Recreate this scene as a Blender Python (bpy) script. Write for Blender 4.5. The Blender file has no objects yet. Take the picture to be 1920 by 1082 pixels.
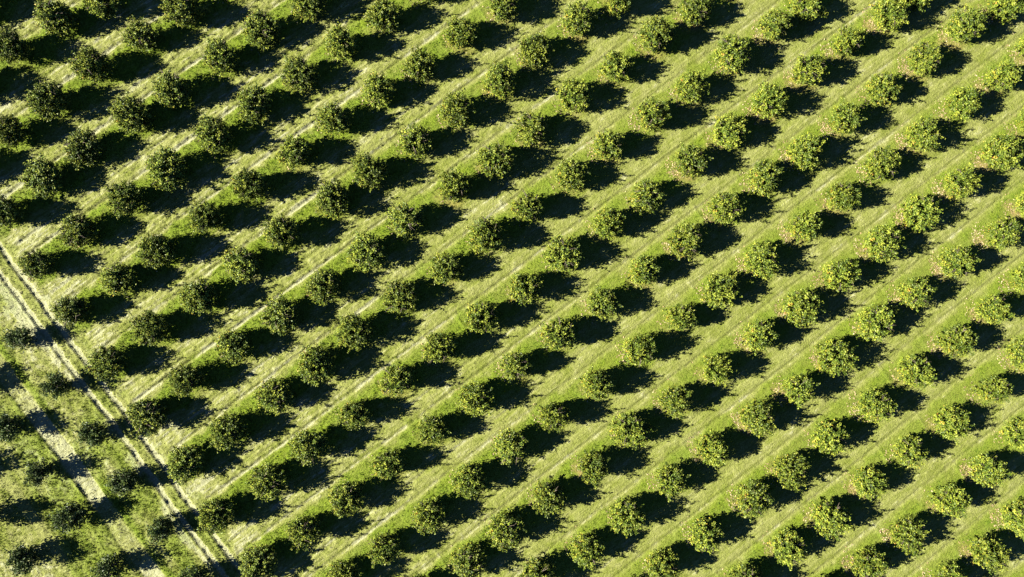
import bpy, math, random
import numpy as np
R = math.radians
C = bpy.context.scene.collection
sc = bpy.context.scene

# ------------------------------------------------------------ camera, sky, sun, exposure
cam_d = bpy.data.cameras.new('camera')
cam_d.sensor_width = 36.0
cam_d.lens = 36.0 * 1350.0 / 1920.0
cam_d.clip_start = 0.5
cam_d.clip_end = 3000.0
cam = bpy.data.objects.new('camera', cam_d)
C.objects.link(cam)
cam.location = (0.0, 0.0, 84.04)
cam.rotation_euler = (R(2.9738), R(-1.8092), 0.0)
sc.camera = cam

SUN_EL, SUN_AZ = 29.5, 187.0          # elevation; direction the light comes FROM, measured from +X
sd = bpy.data.lights.new('sun', 'SUN')
sd.energy = 5.0
sd.angle = R(0.5)
sd.color = (1.0, 0.96, 0.80)
sun = bpy.data.objects.new('sun', sd)
C.objects.link(sun)
sun.rotation_euler = (R(90 - SUN_EL), 0.0, R(SUN_AZ + 90))
w = bpy.data.worlds.new('World')
sc.world = w
w.use_nodes = True
nt = w.node_tree
bg = nt.nodes['Background']
sky = nt.nodes.new('ShaderNodeTexSky')
sky.sky_type = 'NISHITA'
sky.sun_disc = False
sky.altitude = 3500.0
sky.air_density = 0.4
sky.dust_density = 0.0
sky.ozone_density = 7.0
sky.sun_elevation = R(SUN_EL)
sky.sun_rotation = R(90 - SUN_AZ)
nt.links.new(sky.outputs[0], bg.inputs[0])
bg.inputs[1].default_value = 0.06
sc.view_settings.view_transform = 'Standard'
sc.view_settings.look = 'None'
sc.view_settings.gamma = 1.0
sc.view_settings.exposure = 1.72
sc.cycles.max_bounces = 3
sc.cycles.diffuse_bounces = 0
sc.cycles.glossy_bounces = 1

# ------------------------------------------------------------ orchard layout (metres)
# x, y, place along the row, row, 1 = seen in the photo
TREES=[(-49.61,35.24,-6,-6,1),(-54.57,31.76,-7,-6,1),(-40.07,33.25,-5,-5,1),(-35.25,36.25,-4,-5,1),(-45.37,29.7,-6,-5,1),(-50.13,25.51,-7,-5,1),(-30.95,30.86,-4,-4,1),(-36.24,27.01,-5,-4,1),(-40.72,24.0,-6,-4,1),(-54.4,22.03,-8,-5,1),(-46.28,20.14,-7,-4,1),(-31.48,21.67,-5,-3,1),(-50.61,16.75,-8,-4,1),(-36.79,17.76,-6,-3,1),(-27.09,25.43,-4,-3,1),(-44.46,37.37,-5,-6,1),(-26.34,34.18,-3,-4,1),(-41.24,14.43,-7,-3,1),(-27.34,15.98,-5,-2,1),(-21.01,37.27,-2,-4,1),(-12.4,35.94,-1,-3,1),(-17.15,32.54,-2,-3,1),(-3.24,34.17,0,-2,1),(1.54,37.41,1,-2,1),(-21.99,28.91,-3,-3,1),(-8.16,30.13,-1,-2,1),(-12.8,27.13,-2,-2,1),(1.11,28.35,0,-1,1),(-17.9,23.77,-3,-2,1),(-3.82,24.97,-1,-1,1),(-22.33,19.83,-4,-2,1),(-8.53,21.18,-2,-1,1),(-13.75,17.61,-3,-1,1),(0.69,19.2,-1,0,1),(-18.02,14.38,-4,-1,1),(-4.09,16.0,-2,0,1),(15.14,38.05,3,-1,1),(10.29,35.81,2,-1,1),(24.16,37.22,4,0,1),(5.28,32.18,1,-1,1),(19.57,33.96,3,0,1),(33.8,35.49,5,1,1),(14.83,30.27,2,0,1),(28.46,31.83,4,1,1),(9.81,26.74,1,0,1),(23.6,27.96,3,1,1),(32.67,26.33,4,2,1),(4.89,22.73,0,0,1),(18.85,24.55,2,1,1),(13.82,20.92,1,1,1),(27.93,22.74,3,2,1),(9.45,17.45,0,1,1),(23.29,19.05,2,2,1),(18.13,15.02,1,2,1),(32.0,17.23,3,3,1),(37.56,38.05,6,1,1),(47.36,37.03,7,2,1),(61.4,38.14,9,3,1),(51.12,39.61,8,2,1),(42.26,33.61,6,2,1),(56.57,35.73,8,3,1),(37.51,30.21,5,2,1),(51.52,31.66,7,3,1),(65.14,33.77,9,4,1),(46.47,28.01,6,3,1),(60.89,29.64,8,4,1),(41.58,24.32,5,3,1),(55.87,26.37,7,4,1),(36.86,20.41,4,3,1),(51.05,22.5,6,4,1),(46.03,18.9,5,4,1),(60.37,20.47,7,5,1),(64.52,24.4,8,5,1),(55.3,16.87,6,5,1),(41.11,15.08,4,4,1),(-54.78,12.78,-9,-4,1),(-46.4,10.7,-8,-3,1),(-32.18,12.29,-6,-2,1),(-37.45,8.5,-7,-2,1),(-50.93,6.89,-9,-3,1),(-41.69,5.29,-8,-2,1),(-46.89,1.68,-9,-2,1),(-28.13,7.01,-6,-1,1),(-32.58,3.31,-7,-1,1),(-37.82,-0.35,-8,-1,1),(-28.9,-2.21,-7,0,1),(-42.61,-4.11,-9,-1,1),(-33.91,-6.03,-8,0,1),(-23.51,10.56,-5,-1,1),(-9.62,12.09,-3,0,1),(-14.02,8.39,-4,0,1),(-0.46,10.28,-2,1,1),(-18.91,4.48,-5,0,1),(-5.03,6.58,-3,1,1),(-23.78,1.15,-6,0,1),(-10.16,3.1,-4,1,1),(-0.87,0.98,-3,2,1),(-15.25,-0.66,-5,1,1),(-5.71,-2.53,-4,2,1),(-19.57,-4.32,-6,1,1),(-10.45,-6.14,-5,2,1),(3.02,-4.66,-3,3,1),(4.32,13.57,-1,1,1),(13.7,11.88,0,2,1),(27.41,13.69,2,3,1),(8.43,8.03,-1,2,1),(22.68,9.81,1,3,1),(4.13,4.34,-2,2,1),(17.74,6.33,0,3,1),(31.51,7.61,2,4,1),(12.89,2.52,-1,3,1),(26.77,4.19,1,4,1),(7.85,-0.97,-2,3,1),(22.01,0.93,0,4,1),(17.03,-2.68,-1,4,1),(31.04,-1.16,1,5,1),(12.22,-6.62,-2,4,1),(26.07,-5.01,0,5,1),(36.61,11.55,3,4,1),(50.59,13.37,5,5,1),(60.16,10.96,6,6,1),(63.95,14.52,7,6,1),(45.78,9.59,4,5,1),(40.51,5.95,3,5,1),(54.79,7.36,5,6,1),(49.54,3.79,4,6,1),(62.96,5.38,6,7,1),(36.09,2.11,2,5,1),(58.87,1.94,5,7,1),(44.91,0.56,3,6,1),(40.1,-3.44,2,6,1),(54.3,-1.79,4,7,1),(49.59,-5.3,3,7,1),(62.63,-3.34,5,8,1),(35.4,-7.23,1,6,1),(58.48,-7.41,4,8,1),(-38.22,-10.04,-9,0,1),(-29.18,-11.74,-8,1,1),(-33.93,-15.25,-9,1,1),(-30.17,-20.97,-9,2,1),(-25.72,-26.55,-9,3,1),(-24.22,-7.9,-7,1,1),(-15.26,-9.96,-6,2,1),(-1.52,-8.21,-4,3,1),(-20.16,-13.5,-7,2,1),(-6.44,-11.84,-5,3,1),(-24.65,-17.37,-8,2,1),(-11.44,-15.62,-6,3,1),(2.48,-13.68,-4,4,1),(-15.92,-19.38,-7,3,1),(-2.21,-17.34,-5,4,1),(-20.61,-22.86,-8,3,1),(-6.8,-21.27,-6,4,1),(1.82,-22.88,-5,5,1),(-11.72,-24.7,-7,4,1),(-16.12,-27.81,-8,4,1),(-2.3,-26.49,-6,5,1),(7.33,-10.22,-3,4,1),(21.4,-8.58,-1,5,1),(16.16,-11.89,-2,5,1),(30.68,-10.5,0,6,1),(11.68,-15.94,-3,5,1),(25.51,-14.04,-1,6,1),(6.7,-19.37,-4,5,1),(20.56,-17.5,-2,6,1),(15.65,-21.34,-3,6,1),(29.97,-19.66,-1,7,1),(11.02,-25.15,-4,6,1),(24.63,-23.68,-2,7,1),(19.66,-27.01,-3,7,1),(5.6,-27.87,-5,6,1),(44.46,-9.15,2,7,1),(39.13,-12.78,1,7,1),(53.56,-11.2,3,8,1),(34.46,-16.5,0,7,1),(48.44,-14.41,2,8,1),(61.52,-12.58,4,9,1),(43.66,-18.01,1,8,1),(57.78,-16.53,3,9,1),(38.92,-21.83,0,8,1),(53.08,-20.01,2,9,1),(34.04,-25.14,-1,8,1),(47.98,-23.89,1,9,1),(61.16,-22.13,3,10,1),(43.37,-27.02,0,9,1),(57.26,-25.96,2,10,1),(52.48,-29.03,1,10,1),(-59.18,17.94,-9,-5,0),(-63.05,33.01,-8,-7,0),(-58.95,27.48,-8,-6,0),(-58.59,36.67,-7,-7,0),(-7.71,-29.76,-7,5,0),(-53.43,40.27,-6,-7,0),(15.3,-30.68,-4,7,0),(-30.7,39.95,-3,-5,0),(29.29,-28.96,-2,8,1),(-16.52,41.62,-1,-4,0),(38.27,-30.66,-1,9,0),(-7.53,39.61,0,-3,1),(6.23,41.42,2,-2,0),(61.48,-31.25,2,11,0),(29.15,41.17,5,0,0),(42.92,42.62,7,1,0),(66.11,42.44,10,3,0)]
YOUNG = [(-52.75,-1.43,0,0),(-48.41,-6.63,0,1),(-44.19,-12.05,0,2),(-40.75,-17.38,0,3),(-36.4,-22.41,0,4),(-32.7,-27.9,0,5),
         (-58.05,-6.3,1,0),(-53.58,-11.23,1,1),(-49.91,-16.26,1,2),(-46.26,-21.04,1,3),(-42.01,-26.73,1,4),
         (-58.9,-16.0,2,0),(-55.6,-21.2,2,1),(-51.34,-25.59,2,2),(-47.8,-31.2,2,3)]
A = np.array([[4.824031, 4.225827], [3.614406, -5.580536]])
O = np.array([5.061585, 22.946499])
AI = np.linalg.inv(A)
DS, DT = 6.028, 7.0                   # tree spacing along a row, spacing between rows

def st(x, y):
    a = AI[0, 0]*(x-O[0]) + AI[0, 1]*(y-O[1])
    b = AI[1, 0]*(x-O[0]) + AI[1, 1]*(y-O[1])
    return a*DS, b*DT

# ------------------------------------------------------------ numpy noise
def _h(ix, iy, seed):
    n = (ix*374761393 + iy*668265263 + seed*974634777) & 0xffffffff
    n = ((n ^ (n >> 13))*1274126177) & 0xffffffff
    n = (n ^ (n >> 16)) & 0xffffff
    return n/16777215.0
def noise(x, y, seed=0):
    xf = np.floor(x); yf = np.floor(y)
    ix = xf.astype(np.int64); iy = yf.astype(np.int64)
    fx = x-xf; fy = y-yf
    fx = fx*fx*(3-2*fx); fy = fy*fy*(3-2*fy)
    a = _h(ix, iy, seed); b = _h(ix+1, iy, seed); c = _h(ix, iy+1, seed); d = _h(ix+1, iy+1, seed)
    return (a*(1-fx)+b*fx)*(1-fy)+(c*(1-fx)+d*fx)*fy
def fbm(x, y, seed=0, o=3):
    s = 0; amp = 1.0; t = 0
    for i in range(o):
        s = s+amp*noise(x*2**i, y*2**i, seed+i*17); t += amp; amp *= 0.55
    return s/t
def sm(a, b, x):
    t = np.clip((x-a)/(b-a), 0, 1)
    return t*t*(3-2*t)
def gauss(x, w):
    return np.exp(-(x/w)**2)

# ------------------------------------------------------------ what grows where, and the lie of the land
def terrain(x, y):
    """returns height, sand, lush, litter for arrays of points"""
    s, t = st(x, y)
    n1 = fbm(x*.55, y*.55, 41, 4); n2 = fbm(x*2.4, y*2.4, 51, 3)
    left = sm(22, -38, x + 6*(fbm(x*.06, y*.06, 5)-.5))
    orch = sm(-56.6, -55.2, s + 1.2*(noise(s*.9, t*.9, 11)-.5))
    alley = np.floor((t)/DT)
    tm = t - alley*DT                                     # 0 at the tree row above, 7 at the next
    ia = alley.astype(np.int64)
    wob = .30*(noise(s*.05, t*0+alley*7.3, 21)-.5) + .10*(noise(s*.3, alley*3.1, 22)-.5)
    k1 = .55 + .9*_h(ia, ia*0+3, 31)*noise(s*.045, alley*9.7, 33)*1.5
    k2 = .75 + .8*noise(s*.045, alley*5.7, 34)
    r1 = gauss(tm-3.25-wob, .16); r2 = gauss(tm-4.95-wob, .20)
    band = sm(1.9, 2.6, tm+1.0*(noise(s*.5, t*.5, 37)-.5))*(1-sm(4.9, 5.9, tm-wob+1.2*(n2-.5)))
    r1b = gauss(tm-2.3-wob, .12)*noise(s*.1, alley*2.2, 35)
    d = np.abs((t+DT/2) % DT - DT/2)                       # distance from the tree row
    up = ((t+DT/2) % DT - DT/2)
    streak = fbm(s*.55, t*5.5, 61, 3)                      # mown streaks lie along the rows
    streak2 = fbm(s*1.6, t*9.0, 66, 2)
    dd = d + 2.3*(n1-.5) + 1.1*(n2-.5)
    strip = 1-sm(1.25, 2.15, dd)
    # per-tree cross line (planting mound edge) left of each trunk
    sf = (s+DS/2) % DS - DS/2
    ti = np.floor((s+DS/2)/DS).astype(np.int64); ri = np.floor((t+DT/2)/DT).astype(np.int64)
    xr = _h(ti, ri, 71)
    xl = gauss(sf+2.15+.25*(xr-.5)+.06*up, .16)*sm(-3.0, -2.5, up)*(1-sm(.6+xr, 1.4+xr, up))*sm(.5, .7, xr)*(.35+.5*_h(ti, ri, 73))*(.4+n2)
    near = np.sqrt((sf)**2+up**2)
    base = 1-sm(1.3, 2.5, near+1.0*(n1-.5)+.5*(n2-.5))
    west = sm(.4, -1.6, sf*.8+up*-.62+.4*0)                # sun side of the trunk
    # orchard floor
    bare_o = .10 + .11*left + (.26-.04*left)*band + .80*(streak-.5)*(.8+.6*left) + .40*(n1-.5) + .60*(fbm(x*1.2, y*1.2, 45, 3)-.5) + .55*(streak2-.5)*(.7+.5*left) + .35*(n2-.5)
    bare_o = bare_o*(1-.80*strip)
    brk = sm(.35, .65, noise(s*.33, t*.6, 38))*.85+.15
    wheel = brk*np.clip(r1*k1*.7+r2*k2, 0, 1.2)*(.62+.38*left)*(.65+.7*n2)
    bare_o = bare_o + wheel*(.05+.30*left+.65*noise(s*.07, alley*4.3, 39)) + .35*xl*(.5+.5*(1-left))
    lush_o = strip*(.46+.46*left)*(.30+1.4*n2) + .32*(1-left)*sm(.42, .62, fbm(x*.35, y*.35, 81))*(1-.75*band) + .15*(n2-.5)
    lush_o = lush_o*(1-.7*np.clip(wheel, 0, 1))
    # row ends by the track
    endz = (1-sm(-55, -50.5, s+2*(n1-.5)))*orch
    bare_o = bare_o + .28*endz*(1-strip*.4)
    # headland west of the orchard
    hn = fbm(s*.25, t*.12, 91, 4)
    bare_h = .42+1.3*(hn-.5)+1.1*(n2-.5)+.7*(fbm(s*3.1, t*1.2, 93, 2)-.5)
    lush_h = sm(.44, .66, fbm(s*.3+9, t*.14, 95, 3)+.25*(n2-.5))*.62
    w2 = .35*(noise(t*.09, t*0, 101)-.5) + .16*(noise(t*.5, t*0+3, 102)-.5) + .22*(n2-.5)*(.4+noise(t*.4, s*.8, 103))
    ra = np.clip(1-np.abs(s+57.00-w2)/.36, 0, 1); rb = np.clip(1-np.abs(s+58.72-w2)/.36, 0, 1)
    pa = sm(0, .35, ra); pb = sm(0, .35, rb)
    mid = gauss(s+57.85-w2, .55)
    sand_t = np.maximum(pa*(.75+.5*noise(t*.35, t*0+1, 104)), pb*(.75+.5*noise(t*.3, t*0+6, 106)))*(.7+.6*n2)
    verge = gauss(s+59.5-w2, .55)*sm(.35, .6, fbm(s*.5, t*.25, 105))*.8
    bd = np.clip(1.15-np.abs(s+64.95-w2+.25*(n1-.5))/.98, 0, 1)
    pband = sm(0, .30, bd)*(.62+.3*sm(.30, .55, noise(t*.11, t*0+8, 107)))
    b2 = sm(0, .3, np.clip(1.1-np.abs(s+71.9-w2)/.7, 0, 1))*.5
    trk = gauss(s+57.85, 1.9)
    bare_h = bare_h + .22*trk
    lush_h = lush_h*(1-.55*trk)
    lush_h = lush_h
    bare_h = np.maximum(np.maximum(bare_h*(1-.5*mid), sand_t*1.25), np.maximum(pband*1.05*(.75+.5*n2), b2)) + verge
    lush_h = lush_h*(1-np.maximum(sand_t, pband)) + .10*mid \
             + .8*gauss(s+63.5-w2, .45)*sm(.35, .6, noise(t*.13, s*.3, 109))
    bare = bare_o*orch + bare_h*(1-orch)
    lush = lush_o*orch + lush_h*(1-orch)
    litter = base*west*orch*(.15+.55*(1-left))*_h(ti, ri, 77)
    # heights
    z = .10*(fbm(x*.09, y*.09, 111, 2)-.5)
    rough = .62 + .55*left
    z = z + (.055*(n2-.5) + .05*(n1-.5))*rough + .05*(fbm(x*5.2, y*5.2, 121, 2)-.5)*(rough*(1-.6*np.clip(bare, 0, 1)))
    zo = .05*(streak-.5)*rough + .06*strip + .05*gauss(tm-4.1-wob, .5) - (.085*r1*k1 + .10*r2*k2)*(.6+.4*left)*(.6+.8*n2) \
         + .05*gauss(tm-4.62-wob, .14)*k2*(.6+.4*left) + .05*gauss(tm-2.95-wob, .12)*k1*left - .06*r1b*left + .07*xl
    cl = sm(.50, .68, fbm(s*1.5, t*3.4, 141, 2))*sm(1.9, 2.5, tm)*(1-sm(5.2, 5.8, tm))
    zo = zo + (.045*left+.010)*cl*(1-.7*np.clip(r1+r2, 0, 1))
    dash = sm(.45, .6, noise(s*2.3, alley*3.7+tm*1.9, 151))*sm(.3, .6, noise(s*.16, t*.35, 152))
    tread = sum(gauss(tm-c_-wob, .10) for c_ in (2.35, 2.85, 3.6, 4.05, 4.5))
    zo = zo + (.03+.06*left)*tread*dash
    zh = -.10*pa*(.5+n2) - .10*pb*(.5+n2) + .06*gauss(s+57.45-w2, .12) + .06*gauss(s+59.15-w2, .12) - .10*sm(0, .25, bd) + .10*gauss(s+66.05-w2, .2)*sm(.3, .5, noise(t*.2, t*0, 131)) \
         + .12*(fbm(s*.8, t*.8, 133, 3)-.5) + .13*(fbm(s*2.3, t*1.6, 134, 3)-.5)
    z = z + zo*orch + zh*(1-orch)
    return z, np.clip(bare, 0, 1), np.clip(lush, 0, 1), np.clip(litter, 0, 1)

# ------------------------------------------------------------ materials
def new_mat(name):
    m = bpy.data.materials.new(name); m.use_nodes = True
    return m, m.node_tree, m.node_tree.nodes['Principled BSDF']
def nn(t, kind, **kw):
    n = t.nodes.new(kind)
    for k, v in kw.items(): setattr(n, k, v)
    return n
def mathn(t, op, a, b=None, clamp=False):
    n = nn(t, 'ShaderNodeMath', operation=op); n.use_clamp = clamp
    for i, v in enumerate((a, b)):
        if v is None: continue
        if isinstance(v, (int, float)): n.inputs[i].default_value = v
        else: t.links.new(v, n.inputs[i])
    return n.outputs[0]
def mixc(t, fac, a, b, mode='MIX'):
    n = nn(t, 'ShaderNodeMix', data_type='RGBA', blend_type=mode)
    for i, v in ((0, fac), (6, a), (7, b)):
        if isinstance(v, (int, float)): n.inputs[i].default_value = v
        elif isinstance(v, tuple): n.inputs[i].default_value = (*v, 1)
        else: t.links.new(v, n.inputs[i])
    return n.outputs[2]
def noise_n(t, vec, scale, detail=2.0, rough=.5):
    n = nn(t, 'ShaderNodeTexNoise'); n.inputs['Scale'].default_value = scale
    n.inputs['Detail'].default_value = detail; n.inputs['Roughness'].default_value = rough
    t.links.new(vec, n.inputs['Vector'])
    return n.outputs[0]

def ground_material():
    m, t, p = new_mat('orchard_ground')
    at = nn(t, 'ShaderNodeAttribute', attribute_name='cover')
    sep = nn(t, 'ShaderNodeSeparateColor'); t.links.new(at.outputs['Color'], sep.inputs[0])
    bare, lush, litter = sep.outputs
    geo = nn(t, 'ShaderNodeNewGeometry')
    mp = nn(t, 'ShaderNodeMapping'); t.links.new(geo.outputs['Position'], mp.inputs[0])
    mp.inputs['Rotation'].default_value = (0, 0, -math.atan2(A[1, 0], A[0, 0]))
    st_ = nn(t, 'ShaderNodeMapping'); t.links.new(mp.outputs[0], st_.inputs[0])
    st_.inputs['Scale'].default_value = (.35, 1.6, 1)
    pos = geo.outputs['Position']
    fine = noise_n(t, pos, 4.5, 4, .7)
    fine2 = noise_n(t, pos, 13, 2, .6)
    strk = noise_n(t, st_.outputs[0], 3.5, 4, .7)
    big = noise_n(t, pos, .25, 3, .6)
    nb = mathn(t, 'SUBTRACT', mathn(t, 'ADD', mathn(t, 'MULTIPLY', fine, .9), mathn(t, 'MULTIPLY', strk, .9)), .9)
    b2 = mathn(t, 'ADD', bare, nb, True)
    l2 = mathn(t, 'ADD', lush, mathn(t, 'MULTIPLY', mathn(t, 'SUBTRACT', fine, .5), 1.1), True)
    mown = mixc(t, b2, (.178, .205, .036), (.325, .322, .125))
    very = mathn(t, 'MULTIPLY', mathn(t, 'SUBTRACT', b2, .62, True), 2.4, True)
    mown = mixc(t, very, mown, (.41, .41, .25))
    green = mixc(t, fine, (.120, .180, .008), (.250, .310, .016))
    green = mixc(t, big, green, (.135, .20, .026))
    col = mixc(t, l2, mown, green)
    lit = mathn(t, 'MULTIPLY', litter, mathn(t, 'MULTIPLY', fine2, 1.5), True)
    col = mixc(t, lit, col, (.42, .25, .13))
    vv = mathn(t, 'ADD', .15, mathn(t, 'ADD', mathn(t, 'MULTIPLY', fine2, .80), mathn(t, 'MULTIPLY', strk, .90)))
    mult = nn(t, 'ShaderNodeVectorMath', operation='SCALE')
    t.links.new(col, mult.inputs[0]); t.links.new(vv, mult.inputs['Scale'])
    t.links.new(mult.outputs[0], p.inputs['Base Color'])
    p.inputs['Roughness'].default_value = .95
    p.inputs['Specular IOR Level'].default_value = .15
    bm_ = nn(t, 'ShaderNodeBump'); bm_.inputs['Strength'].default_value = 1.0; bm_.inputs['Distance'].default_value = .12
    hh = mathn(t, 'ADD', fine, mathn(t, 'MULTIPLY', fine2, .6))
    hh = mathn(t, 'ADD', hh, mathn(t, 'MULTIPLY', strk, .7))
    t.links.new(hh, bm_.inputs['Height']); t.links.new(bm_.outputs[0], p.inputs['Normal'])
    return m

def tint_material(name, ramp, rough=.5, spec=.4, rnd=.25, transl=0.0):
    m, t, p = new_mat(name)
    at = nn(t, 'ShaderNodeAttribute', attribute_name='tint')
    cr = nn(t, 'ShaderNodeValToRGB')
    e = cr.color_ramp.elements
    e[0].position, e[0].color = ramp[0][0], (*ramp[0][1], 1)
    e[1].position, e[1].color = ramp[-1][0], (*ramp[-1][1], 1)
    for q, c in ramp[1:-1]:
        k = e.new(q); k.color = (*c, 1)
    t.links.new(at.outputs['Fac'], cr.inputs[0])
    oi = nn(t, 'ShaderNodeObjectInfo')
    geo = nn(t, 'ShaderNodeNewGeometry')
    ns = noise_n(t, geo.outputs['Position'], 1.1, 2, .5)
    v = mathn(t, 'ADD', 1-rnd/2, mathn(t, 'MULTIPLY', oi.outputs['Random'], rnd))
    v = mathn(t, 'MULTIPLY', v, mathn(t, 'ADD', .7, mathn(t, 'MULTIPLY', ns, .6)))
    mult = nn(t, 'ShaderNodeVectorMath', operation='SCALE')
    t.links.new(cr.outputs[0], mult.inputs[0]); t.links.new(v, mult.inputs['Scale'])
    t.links.new(mult.outputs[0], p.inputs['Base Color'])
    p.inputs['Roughness'].default_value = rough
    p.inputs['Specular IOR Level'].default_value = spec
    if transl:
        tr = nn(t, 'ShaderNodeBsdfTranslucent'); t.links.new(mult.outputs[0], tr.inputs[0])
        mx = nn(t, 'ShaderNodeMixShader'); mx.inputs[0].default_value = transl
        t.links.new(p.outputs[0], mx.inputs[1]); t.links.new(tr.outputs[0], mx.inputs[2])
        t.links.new(mx.outputs[0], t.nodes['Material Output'].inputs[0])
    return m
M_ground = ground_material()
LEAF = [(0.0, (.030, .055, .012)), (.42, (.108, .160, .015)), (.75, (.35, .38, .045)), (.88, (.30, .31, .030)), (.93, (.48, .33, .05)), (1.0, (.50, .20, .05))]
M_leaf = tint_material('tree_leaves', LEAF, .50, .30, .30, .02)
LEAFD = [(0.0, (.022, .040, .012)), (.5, (.065, .105, .018)), (1.0, (.17, .22, .03))]
M_leaf_young = tint_material('young_tree_leaves', LEAFD, .5, .35, .3, .05)
M_grass = tint_material('grass_blades', [(0.0, (.085, .150, .010)), (.5, (.17, .23, .025)), (1.0, (.42, .38, .20))], .7, .2, 0, .15)
M_litter = tint_material('fallen_leaves', [(0.0, (.28, .20, .09)), (.5, (.46, .32, .17)), (1.0, (.50, .44, .26))], .7, .3, 0, 0)
m, t, p = new_mat('tree_bark')
g_ = nn(t, 'ShaderNodeNewGeometry')
t.links.new(mixc(t, noise_n(t, g_.outputs['Position'], 9, 4), (.07, .05, .035), (.17, .14, .10)), p.inputs['Base Color'])
p.inputs['Roughness'].default_value = .9
M_bark = m

# ------------------------------------------------------------ mesh helpers
def make_mesh(name, verts, faces_n, idx, mat, smooth=False):
    """verts (n,3); idx (f,k) all faces with k corners"""
    me = bpy.data.meshes.new(name)
    nv, nf, k = len(verts), len(idx), idx.shape[1]
    me.vertices.add(nv); me.vertices.foreach_set('co', np.asarray(verts, np.float32).ravel())
    me.loops.add(nf*k); me.loops.foreach_set('vertex_index', np.asarray(idx, np.int32).ravel())
    me.polygons.add(nf)
    me.polygons.foreach_set('loop_start', np.arange(0, nf*k, k, dtype=np.int32))
    me.polygons.foreach_set('use_smooth', np.full(nf, smooth))
    me.update(calc_edges=True)
    me.materials.append(mat)
    return me
def link(name, me, parent=None):
    o = bpy.data.objects.new(name, me); C.objects.link(o)
    if parent: o.parent = parent
    return o

# ------------------------------------------------------------ ground: one sheet to the horizon, fine in the middle
def axis(lo, hi, step, far):
    mid = np.arange(lo, hi+step/2, step)
    out = []; d = step; v = 0
    while v < far:
        d *= 1.18; v += d; out.append(v)
    out = np.array(out)
    return np.concatenate([lo-out[::-1], mid, hi+out])
gx = axis(-72, 74, .13, 900); gy = axis(-36, 46, .13, 900)
GX, GY = np.meshgrid(gx, gy)
GZ, GB, GL, GT = terrain(GX.ravel(), GY.ravel())
nx, ny = len(gx), len(gy)
V = np.stack([GX.ravel(), GY.ravel(), GZ], 1)
I = np.arange(nx*ny).reshape(ny, nx)
Q = np.stack([I[:-1, :-1].ravel(), I[:-1, 1:].ravel(), I[1:, 1:].ravel(), I[1:, :-1].ravel()], 1)
cx = V[Q].mean(1)
S_, T_ = st(cx[:, 0], cx[:, 1])
zone = np.zeros(len(Q), int)
far_ok = (np.abs(cx[:, 0]) < 80) & (cx[:, 1] > -50) & (cx[:, 1] < 60)
zone[(S_ > -59.5) & (S_ < -56.3) & far_ok] = 1
zone[(S_ > -66.0) & (S_ < -63.9) & far_ok] = 2
def sheet(name, q):
    used, inv = np.unique(q.ravel(), return_inverse=True)
    me = make_mesh(name, V[used], None, inv.reshape(q.shape), M_ground, True)
    a = me.attributes.new('cover', 'FLOAT_COLOR', 'POINT')
    col = np.stack([GB[used], GL[used], GT[used], np.ones(len(used))], 1).astype(np.float32)
    a.data.foreach_set('color', col.ravel())
    return link(name, me)
for name, k, lab in (('ground', 0, 'grassy orchard floor with pale mown alleys between the tree rows'),
                     ('dirt_track', 1, 'pale two rut dirt track crossing the ends of the tree rows'),
                     ('dirt_path', 2, 'wide pale sandy strip left of the two rut track')):
    o = sheet(name, Q[zone == k]); o['kind'] = 'structure'; o['label'] = lab

# ------------------------------------------------------------ grass tufts
rng = np.random.default_rng(11)
def set_tint(me, vals):
    a = me.attributes.new('tint', 'FLOAT', 'FACE'); a.data.foreach_set('value', np.asarray(vals, np.float32))
def scatter_grass(n):
    x = rng.uniform(-66, 70, n); y = rng.uniform(-34, 44, n)
    z, b, l, li = terrain(x, y)
    s, t = st(x, y)
    left = sm(24, -38, x)
    cl = sm(.40, .62, fbm(x*1.3, y*1.3, 201, 3))
    pr = (.10 + .35*(s < -56.4)*sm(.42, .6, fbm(s*.9, t*.5, 241, 3)) + .25*left*sm(.4, .6, fbm(s*1.2, t*4.5, 231, 2)) + .9*l*(.4+.6*cl) + .35*left*(1-b)*cl)*(1-.8*b)*(.62+.38*left)*np.where(s < -56.4, 1.1, 1.0)
    keep = rng.random(n) < pr
    x, y, z, b, l, left = x[keep], y[keep], z[keep], b[keep], l[keep], left[keep]
    n = len(x); nb = 4
    h = (.06 + .13*rng.random(n)**2*(.6+.8*l))*np.where(s[keep] < -56.4, 1.15, .7)
    X = np.repeat(x, nb); Y = np.repeat(y, nb); Z = np.repeat(z, nb); Hh = np.repeat(h, nb)*rng.uniform(.6, 1.2, n*nb)
    an = rng.uniform(0, 2*math.pi, n*nb); le = rng.uniform(.3, 1.3, n*nb)*Hh; wd = rng.uniform(.02, .045, n*nb)
    bx = X + rng.normal(0, .05, n*nb); by = Y + rng.normal(0, .05, n*nb)
    p0 = np.stack([bx-np.sin(an)*wd, by+np.cos(an)*wd, Z-.02], 1)
    p1 = np.stack([bx+np.sin(an)*wd, by-np.cos(an)*wd, Z-.02], 1)
    p2 = np.stack([bx+np.cos(an)*le, by+np.sin(an)*le, Z+Hh], 1)
    v = np.stack([p0, p1, p2], 1).reshape(-1, 3)
    me = make_mesh('grass_tufts', v, None, np.arange(len(v)).reshape(-1, 3), M_grass)
    tn = np.clip(np.repeat(.05+.9*b-.35*l+.25, nb) + rng.normal(0, .09, n*nb), 0, 1)
    set_tint(me, tn)
    o = link('grass_tufts', me)
    o['kind'] = 'stuff'; o['label'] = 'short rough grass tufts growing all over the orchard floor'; o['category'] = 'grass'
scatter_grass(420000)

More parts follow.
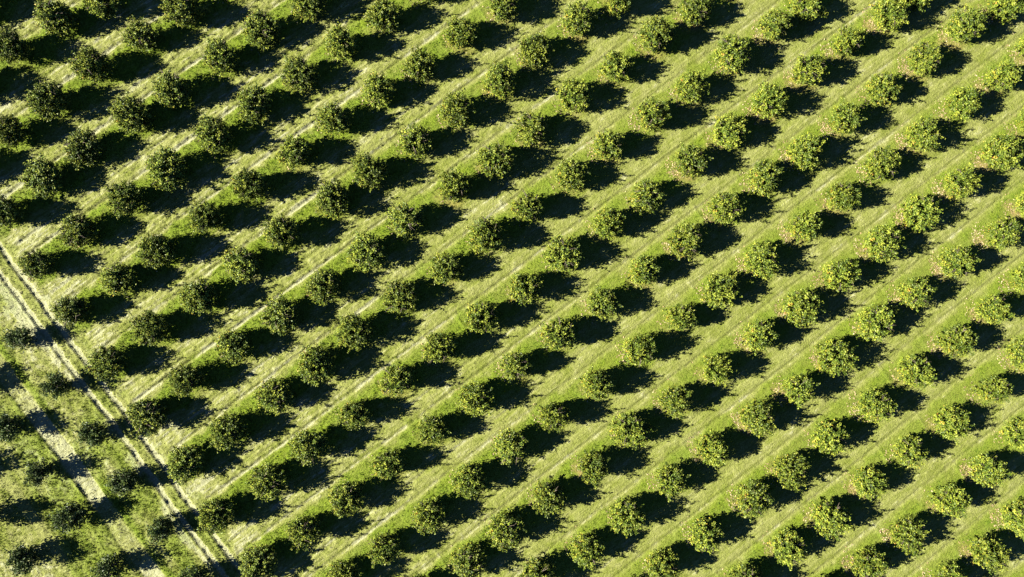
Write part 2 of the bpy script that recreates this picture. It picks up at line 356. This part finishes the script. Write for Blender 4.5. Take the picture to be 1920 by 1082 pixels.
# ------------------------------------------------------------ fallen leaves on the sun side of the trunks
def scatter_litter():
    xs, ys, k = [], [], []
    for (tx, ty, a, b, v) in TREES:
        amt = int((14 + 75*max(0, min(1, (tx+25)/75)))*rng.uniform(.3, 1.6))
        ang = R(205) + rng.normal(0, .55, amt); rad = rng.uniform(1.0, 2.45, amt)
        xs.append(tx+np.cos(ang)*rad); ys.append(ty+np.sin(ang)*rad)
    x = np.concatenate(xs); y = np.concatenate(ys); n = len(x)
    z = terrain(x, y)[0] + .035
    an = rng.uniform(0, 2*math.pi, n); L = rng.uniform(.07, .13, n); W = L*.5
    c, s = np.cos(an), np.sin(an); tl = rng.normal(0, .025, (n, 4))
    P = [np.stack([x+c*L, y+s*L, z+tl[:, 0]], 1), np.stack([x-s*W, y+c*W, z+tl[:, 1]], 1),
         np.stack([x-c*L, y-s*L, z+tl[:, 2]], 1), np.stack([x+s*W, y-c*W, z+tl[:, 3]], 1)]
    v = np.stack(P, 1).reshape(-1, 3)
    me = make_mesh('fallen_leaves', v, None, np.arange(len(v)).reshape(-1, 4), M_litter)
    set_tint(me, rng.random(n))
    o = link('fallen_leaves', me)
    o['kind'] = 'stuff'; o['label'] = 'salmon brown fallen leaves scattered under the sunny side of the trees'; o['category'] = 'leaf litter'
scatter_litter()

# ------------------------------------------------------------ trees
def crown_mesh(seed, RX=2.15, HC=1.80, RZ=1.72, twigs=210, per=27, inner=800, ll=.22, mat=None, gap=0.0, young=1.0, loose=1.0):
    r = np.random.default_rng(seed)
    nl = 9
    ld = r.normal(0, 1, (nl, 3)); ld[:, 2] = np.abs(ld[:, 2])*.8-.2; ld /= np.linalg.norm(ld, axis=1)[:, None]
    la = r.uniform(-.20, .17, nl)
    def env(d):
        e = np.ones(len(d))
        for k in range(nl):
            e = e + la[k]*np.exp(-((1-d@ld[k])/.16)**2)
        return e
    d = r.normal(0, 1, (twigs*3, 3)); d /= np.linalg.norm(d, axis=1)[:, None]
    d = d[d[:, 2] > -.80][:twigs]
    if gap:
        g = noise(d[:, 0]*2.3+seed, d[:, 1]*2.3+d[:, 2]*2.3, seed)
        d = d[g > gap]
    nt_ = len(d)
    fac = env(d)*r.uniform(.68, 1.03, nt_)
    out = r.random(nt_) < .20
    fac[out] *= r.uniform(1.06, 1.22, out.sum())*(1+.16*np.clip(d[out][:, 2], 0, 1))
    sc3 = np.array([RX, RX*r.uniform(.93, 1.07), RZ])
    tc = d*fac[:, None]*sc3
    axd = d*sc3[None, :]**-.3 + np.array([0, 0, .35]); axd /= np.linalg.norm(axd, axis=1)[:, None]
    # leaves on twigs
    ti = np.repeat(np.arange(nt_), per); n = len(ti)
    along = r.uniform(-.42, .24, n)*loose
    pos = tc[ti] + axd[ti]*along[:, None] + r.normal(0, 1, (n, 3))*(np.where(out, .085, .115)[ti]*loose)[:, None]
    dr = axd[ti]*.55 + r.normal(0, .75, (n, 3))
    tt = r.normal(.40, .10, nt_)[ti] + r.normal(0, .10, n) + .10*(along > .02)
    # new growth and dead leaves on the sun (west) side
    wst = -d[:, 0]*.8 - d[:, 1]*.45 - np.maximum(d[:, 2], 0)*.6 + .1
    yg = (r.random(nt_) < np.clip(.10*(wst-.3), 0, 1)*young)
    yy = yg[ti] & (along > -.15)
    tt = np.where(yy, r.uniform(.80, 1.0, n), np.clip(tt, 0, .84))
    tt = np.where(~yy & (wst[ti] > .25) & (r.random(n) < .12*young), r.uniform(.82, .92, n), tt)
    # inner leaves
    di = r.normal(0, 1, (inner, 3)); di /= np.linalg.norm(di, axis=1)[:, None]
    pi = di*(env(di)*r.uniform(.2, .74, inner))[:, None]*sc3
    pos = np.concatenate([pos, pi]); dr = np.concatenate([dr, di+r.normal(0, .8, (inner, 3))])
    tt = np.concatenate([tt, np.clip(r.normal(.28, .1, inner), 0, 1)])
    N = len(pos)
    dr /= np.linalg.norm(dr, axis=1)[:, None]
    nr = np.concatenate([axd[ti], di])*.9 + np.array([0, 0, .6]) + r.normal(0, .40, (N, 3))
    sd_ = np.cross(dr, nr); sd_ /= np.linalg.norm(sd_, axis=1)[:, None]+1e-6
    up = np.cross(sd_, dr)
    L = (ll*r.uniform(.7, 1.25, N))[:, None]; Wd = L*r.uniform(.24, .32, N)[:, None]
    L[-inner:] *= 1.35; Wd[-inner:] *= 1.5
    pos[:, 2] += HC
    pos[:, 2] = np.maximum(pos[:, 2], .22+.1*r.random(N))
    b_ = pos-dr*L*.5; tp = pos+dr*L*.5 - up*L*.12
    lf = pos+sd_*Wd+up*Wd*.45; rt = pos-sd_*Wd+up*Wd*.45
    v = np.stack([b_, rt, tp, lf], 1).reshape(-1, 3)
    base = np.arange(N)*4
    f = np.stack([np.stack([base, base+1, base+2], 1), np.stack([base, base+2, base+3], 1)], 1).reshape(-1, 3)
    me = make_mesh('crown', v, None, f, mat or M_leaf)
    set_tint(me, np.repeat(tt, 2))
    return me

def trunk_mesh(seed, RX=2.1, H=1.75, rad=.13):
    rr = random.Random(seed)
    vs, fs = [], []
    def tube(p, q, r0, r1, n=7, seg=3, bend=.08):
        p = np.array(p, float); q = np.array(q, float); ax = q-p; L = np.linalg.norm(ax); ax /= L
        a = np.cross(ax, [0.3, .9, .2]); a /= np.linalg.norm(a); b = np.cross(ax, a)
        off = len(vs); bx, by = rr.uniform(-bend, bend)*L, rr.uniform(-bend, bend)*L
        for i in range(seg+1):
            u = i/seg; c = p+(q-p)*u + (a*bx+b*by)*math.sin(u*math.pi); r = r0+(r1-r0)*u
            for k in range(n):
                th = 2*math.pi*k/n
                vs.append(c+(a*math.cos(th)+b*math.sin(th))*r)
        for i in range(seg):
            for k in range(n):
                fs.append((off+i*n+k, off+i*n+(k+1) % n, off+(i+1)*n+(k+1) % n, off+(i+1)*n+k))
        return q
    fork = tube((0, 0, -.2), (rr.uniform(-.1, .1), rr.uniform(-.1, .1), .75), rad*1.35, rad, 9, 4, .05)
    nb = rr.randint(5, 7)
    for i in range(nb):
        th = 2*math.pi*(i+rr.uniform(-.3, .3))/nb; e = rr.uniform(.35, .9)
        tip = fork+np.array([math.cos(th)*RX*.62*e, math.sin(th)*RX*.62*e, H*rr.uniform(.55, 1.2)])
        tube(fork-np.array([0, 0, .12*rr.random()]), tip, rad*.62, rad*.28, 6, 3)
        for j in range(3):
            t2 = tip+np.array([math.cos(th+rr.uniform(-1, 1))*RX*.33, math.sin(th+rr.uniform(-1, 1))*RX*.33, rr.uniform(-.2, .5)])
            tube(tip, t2, rad*.28, rad*.10, 5, 2)
    return make_mesh('trunk', np.array(vs), None, np.array(fs), M_bark, True)

CROWNS = [crown_mesh(100+i, RX=random.Random(i).uniform(1.70, 1.86)) for i in range(16)]
TRUNKS = [trunk_mesh(200+i) for i in range(4)]
YCROWNS = [crown_mesh(300+i, RX=1.25, HC=1.6, RZ=1.45, twigs=140, per=17, inner=130, ll=.25, mat=M_leaf_young, gap=.36, young=0, loose=1.25) for i in range(4)]
YTRUNKS = [trunk_mesh(400+i, RX=1.5, H=1.5, rad=.07) for i in range(2)]

ORD = ['zeroth', 'first', 'second', 'third', 'fourth', 'fifth', 'sixth', 'seventh', 'eighth', 'ninth', 'tenth', 'eleventh', 'twelfth',
       'thirteenth', 'fourteenth', 'fifteenth', 'sixteenth', 'seventeenth', 'eighteenth', 'nineteenth', 'twentieth', 'twenty-first', 'twenty-second']
def label(o, lab, cat, grp):
    o['label'] = lab; o['category'] = cat; o['group'] = grp
def copy_tree(src_kids, name, x, y, z, rz, sxyz, meshes):
    e = bpy.data.objects.new(name, None); C.objects.link(e)
    e.empty_display_size = .5
    e.location = (x, y, z); e.rotation_euler = (0, 0, rz); e.scale = sxyz
    for k, me in zip(src_kids, meshes):
        c = k.copy(); c.data = me; c.parent = e; C.objects.link(c)
    return e

def plant(name, first_pair, records):
    pass

rr = random.Random(5)
seen = [q for q in TREES if q[4]]
rows = sorted({q[3] for q in seen})
proto = None
for i, (x, y, a, b, vis) in enumerate(TREES):
    z = float(terrain(np.array([x]), np.array([y]))[0][0])
    sx = rr.choice([rr.uniform(.90, .98), rr.uniform(.96, 1.04), rr.uniform(.98, 1.10)])
    scl = (sx, sx*rr.uniform(.93, 1.05)*(1 if rr.random() < .5 else -1), rr.uniform(.90, 1.12))
    cm = CROWNS[rr.randrange(16)]; tm = TRUNKS[rr.randrange(4)]
    rz = R(rr.uniform(-28, 28))
    if proto is None:
        e = bpy.data.objects.new('orchard_tree', None); C.objects.link(e); e.empty_display_size = .5
        e.location = (x, y, z); e.rotation_euler = (0, 0, rz); e.scale = scl
        proto = (link('trunk', tm, e), link('crown', cm, e))
    else:
        e = copy_tree(proto, 'orchard_tree', x, y, z, rz, scl, (tm, cm))
    tone = 'dark green' if x < -22 else ('mid green' if x < 22 else 'yellow green')
    if vis:
        row = sorted([q[2] for q in seen if q[3] == b])
        n_in = row.index(a)+1; rn = rows.index(b)+1
        if len(row) == 1:
            lab = f'{tone} tree standing alone in the {ORD[rn]} diagonal row from the top left corner'
        else:
            lab = f'{tone} tree, {ORD[n_in]} from lower left, in {ORD[rn]} diagonal row below top left corner'
        label(e, lab, 'fruit tree', 'fruit trees planted in diagonal rows')
    else:
        label(e, 'round leafy tree of the orchard rows standing just past the edge of the photo', 'fruit tree', 'trees past the edge of the photo')
proto = None
COLN = ['row nearest the dirt track', 'second row left of the track', 'third row left of the track']
for i, (x, y, c, k) in enumerate(YOUNG):
    z = float(terrain(np.array([x]), np.array([y]))[0][0])
    sx = rr.uniform(.88, 1.1)*(.95 if c == 0 else 1.05)
    scl = (sx, sx*rr.uniform(.9, 1.08), sx*rr.uniform(.95, 1.12))
    cm = YCROWNS[rr.randrange(4)]; tm = YTRUNKS[rr.randrange(2)]
    rz = R(rr.uniform(0, 360))
    if proto is None:
        e = bpy.data.objects.new('young_tree', None); C.objects.link(e); e.empty_display_size = .5
        e.location = (x, y, z); e.rotation_euler = (0, 0, rz); e.scale = scl
        proto = (link('trunk', tm, e), link('crown', cm, e))
    else:
        e = copy_tree(proto, 'young_tree', x, y, z, rz, scl, (tm, cm))
    label(e, f'small sparse dark tree, {ORD[k+1]} from the top in the {COLN[c]}', 'young tree', 'small trees left of the dirt track')
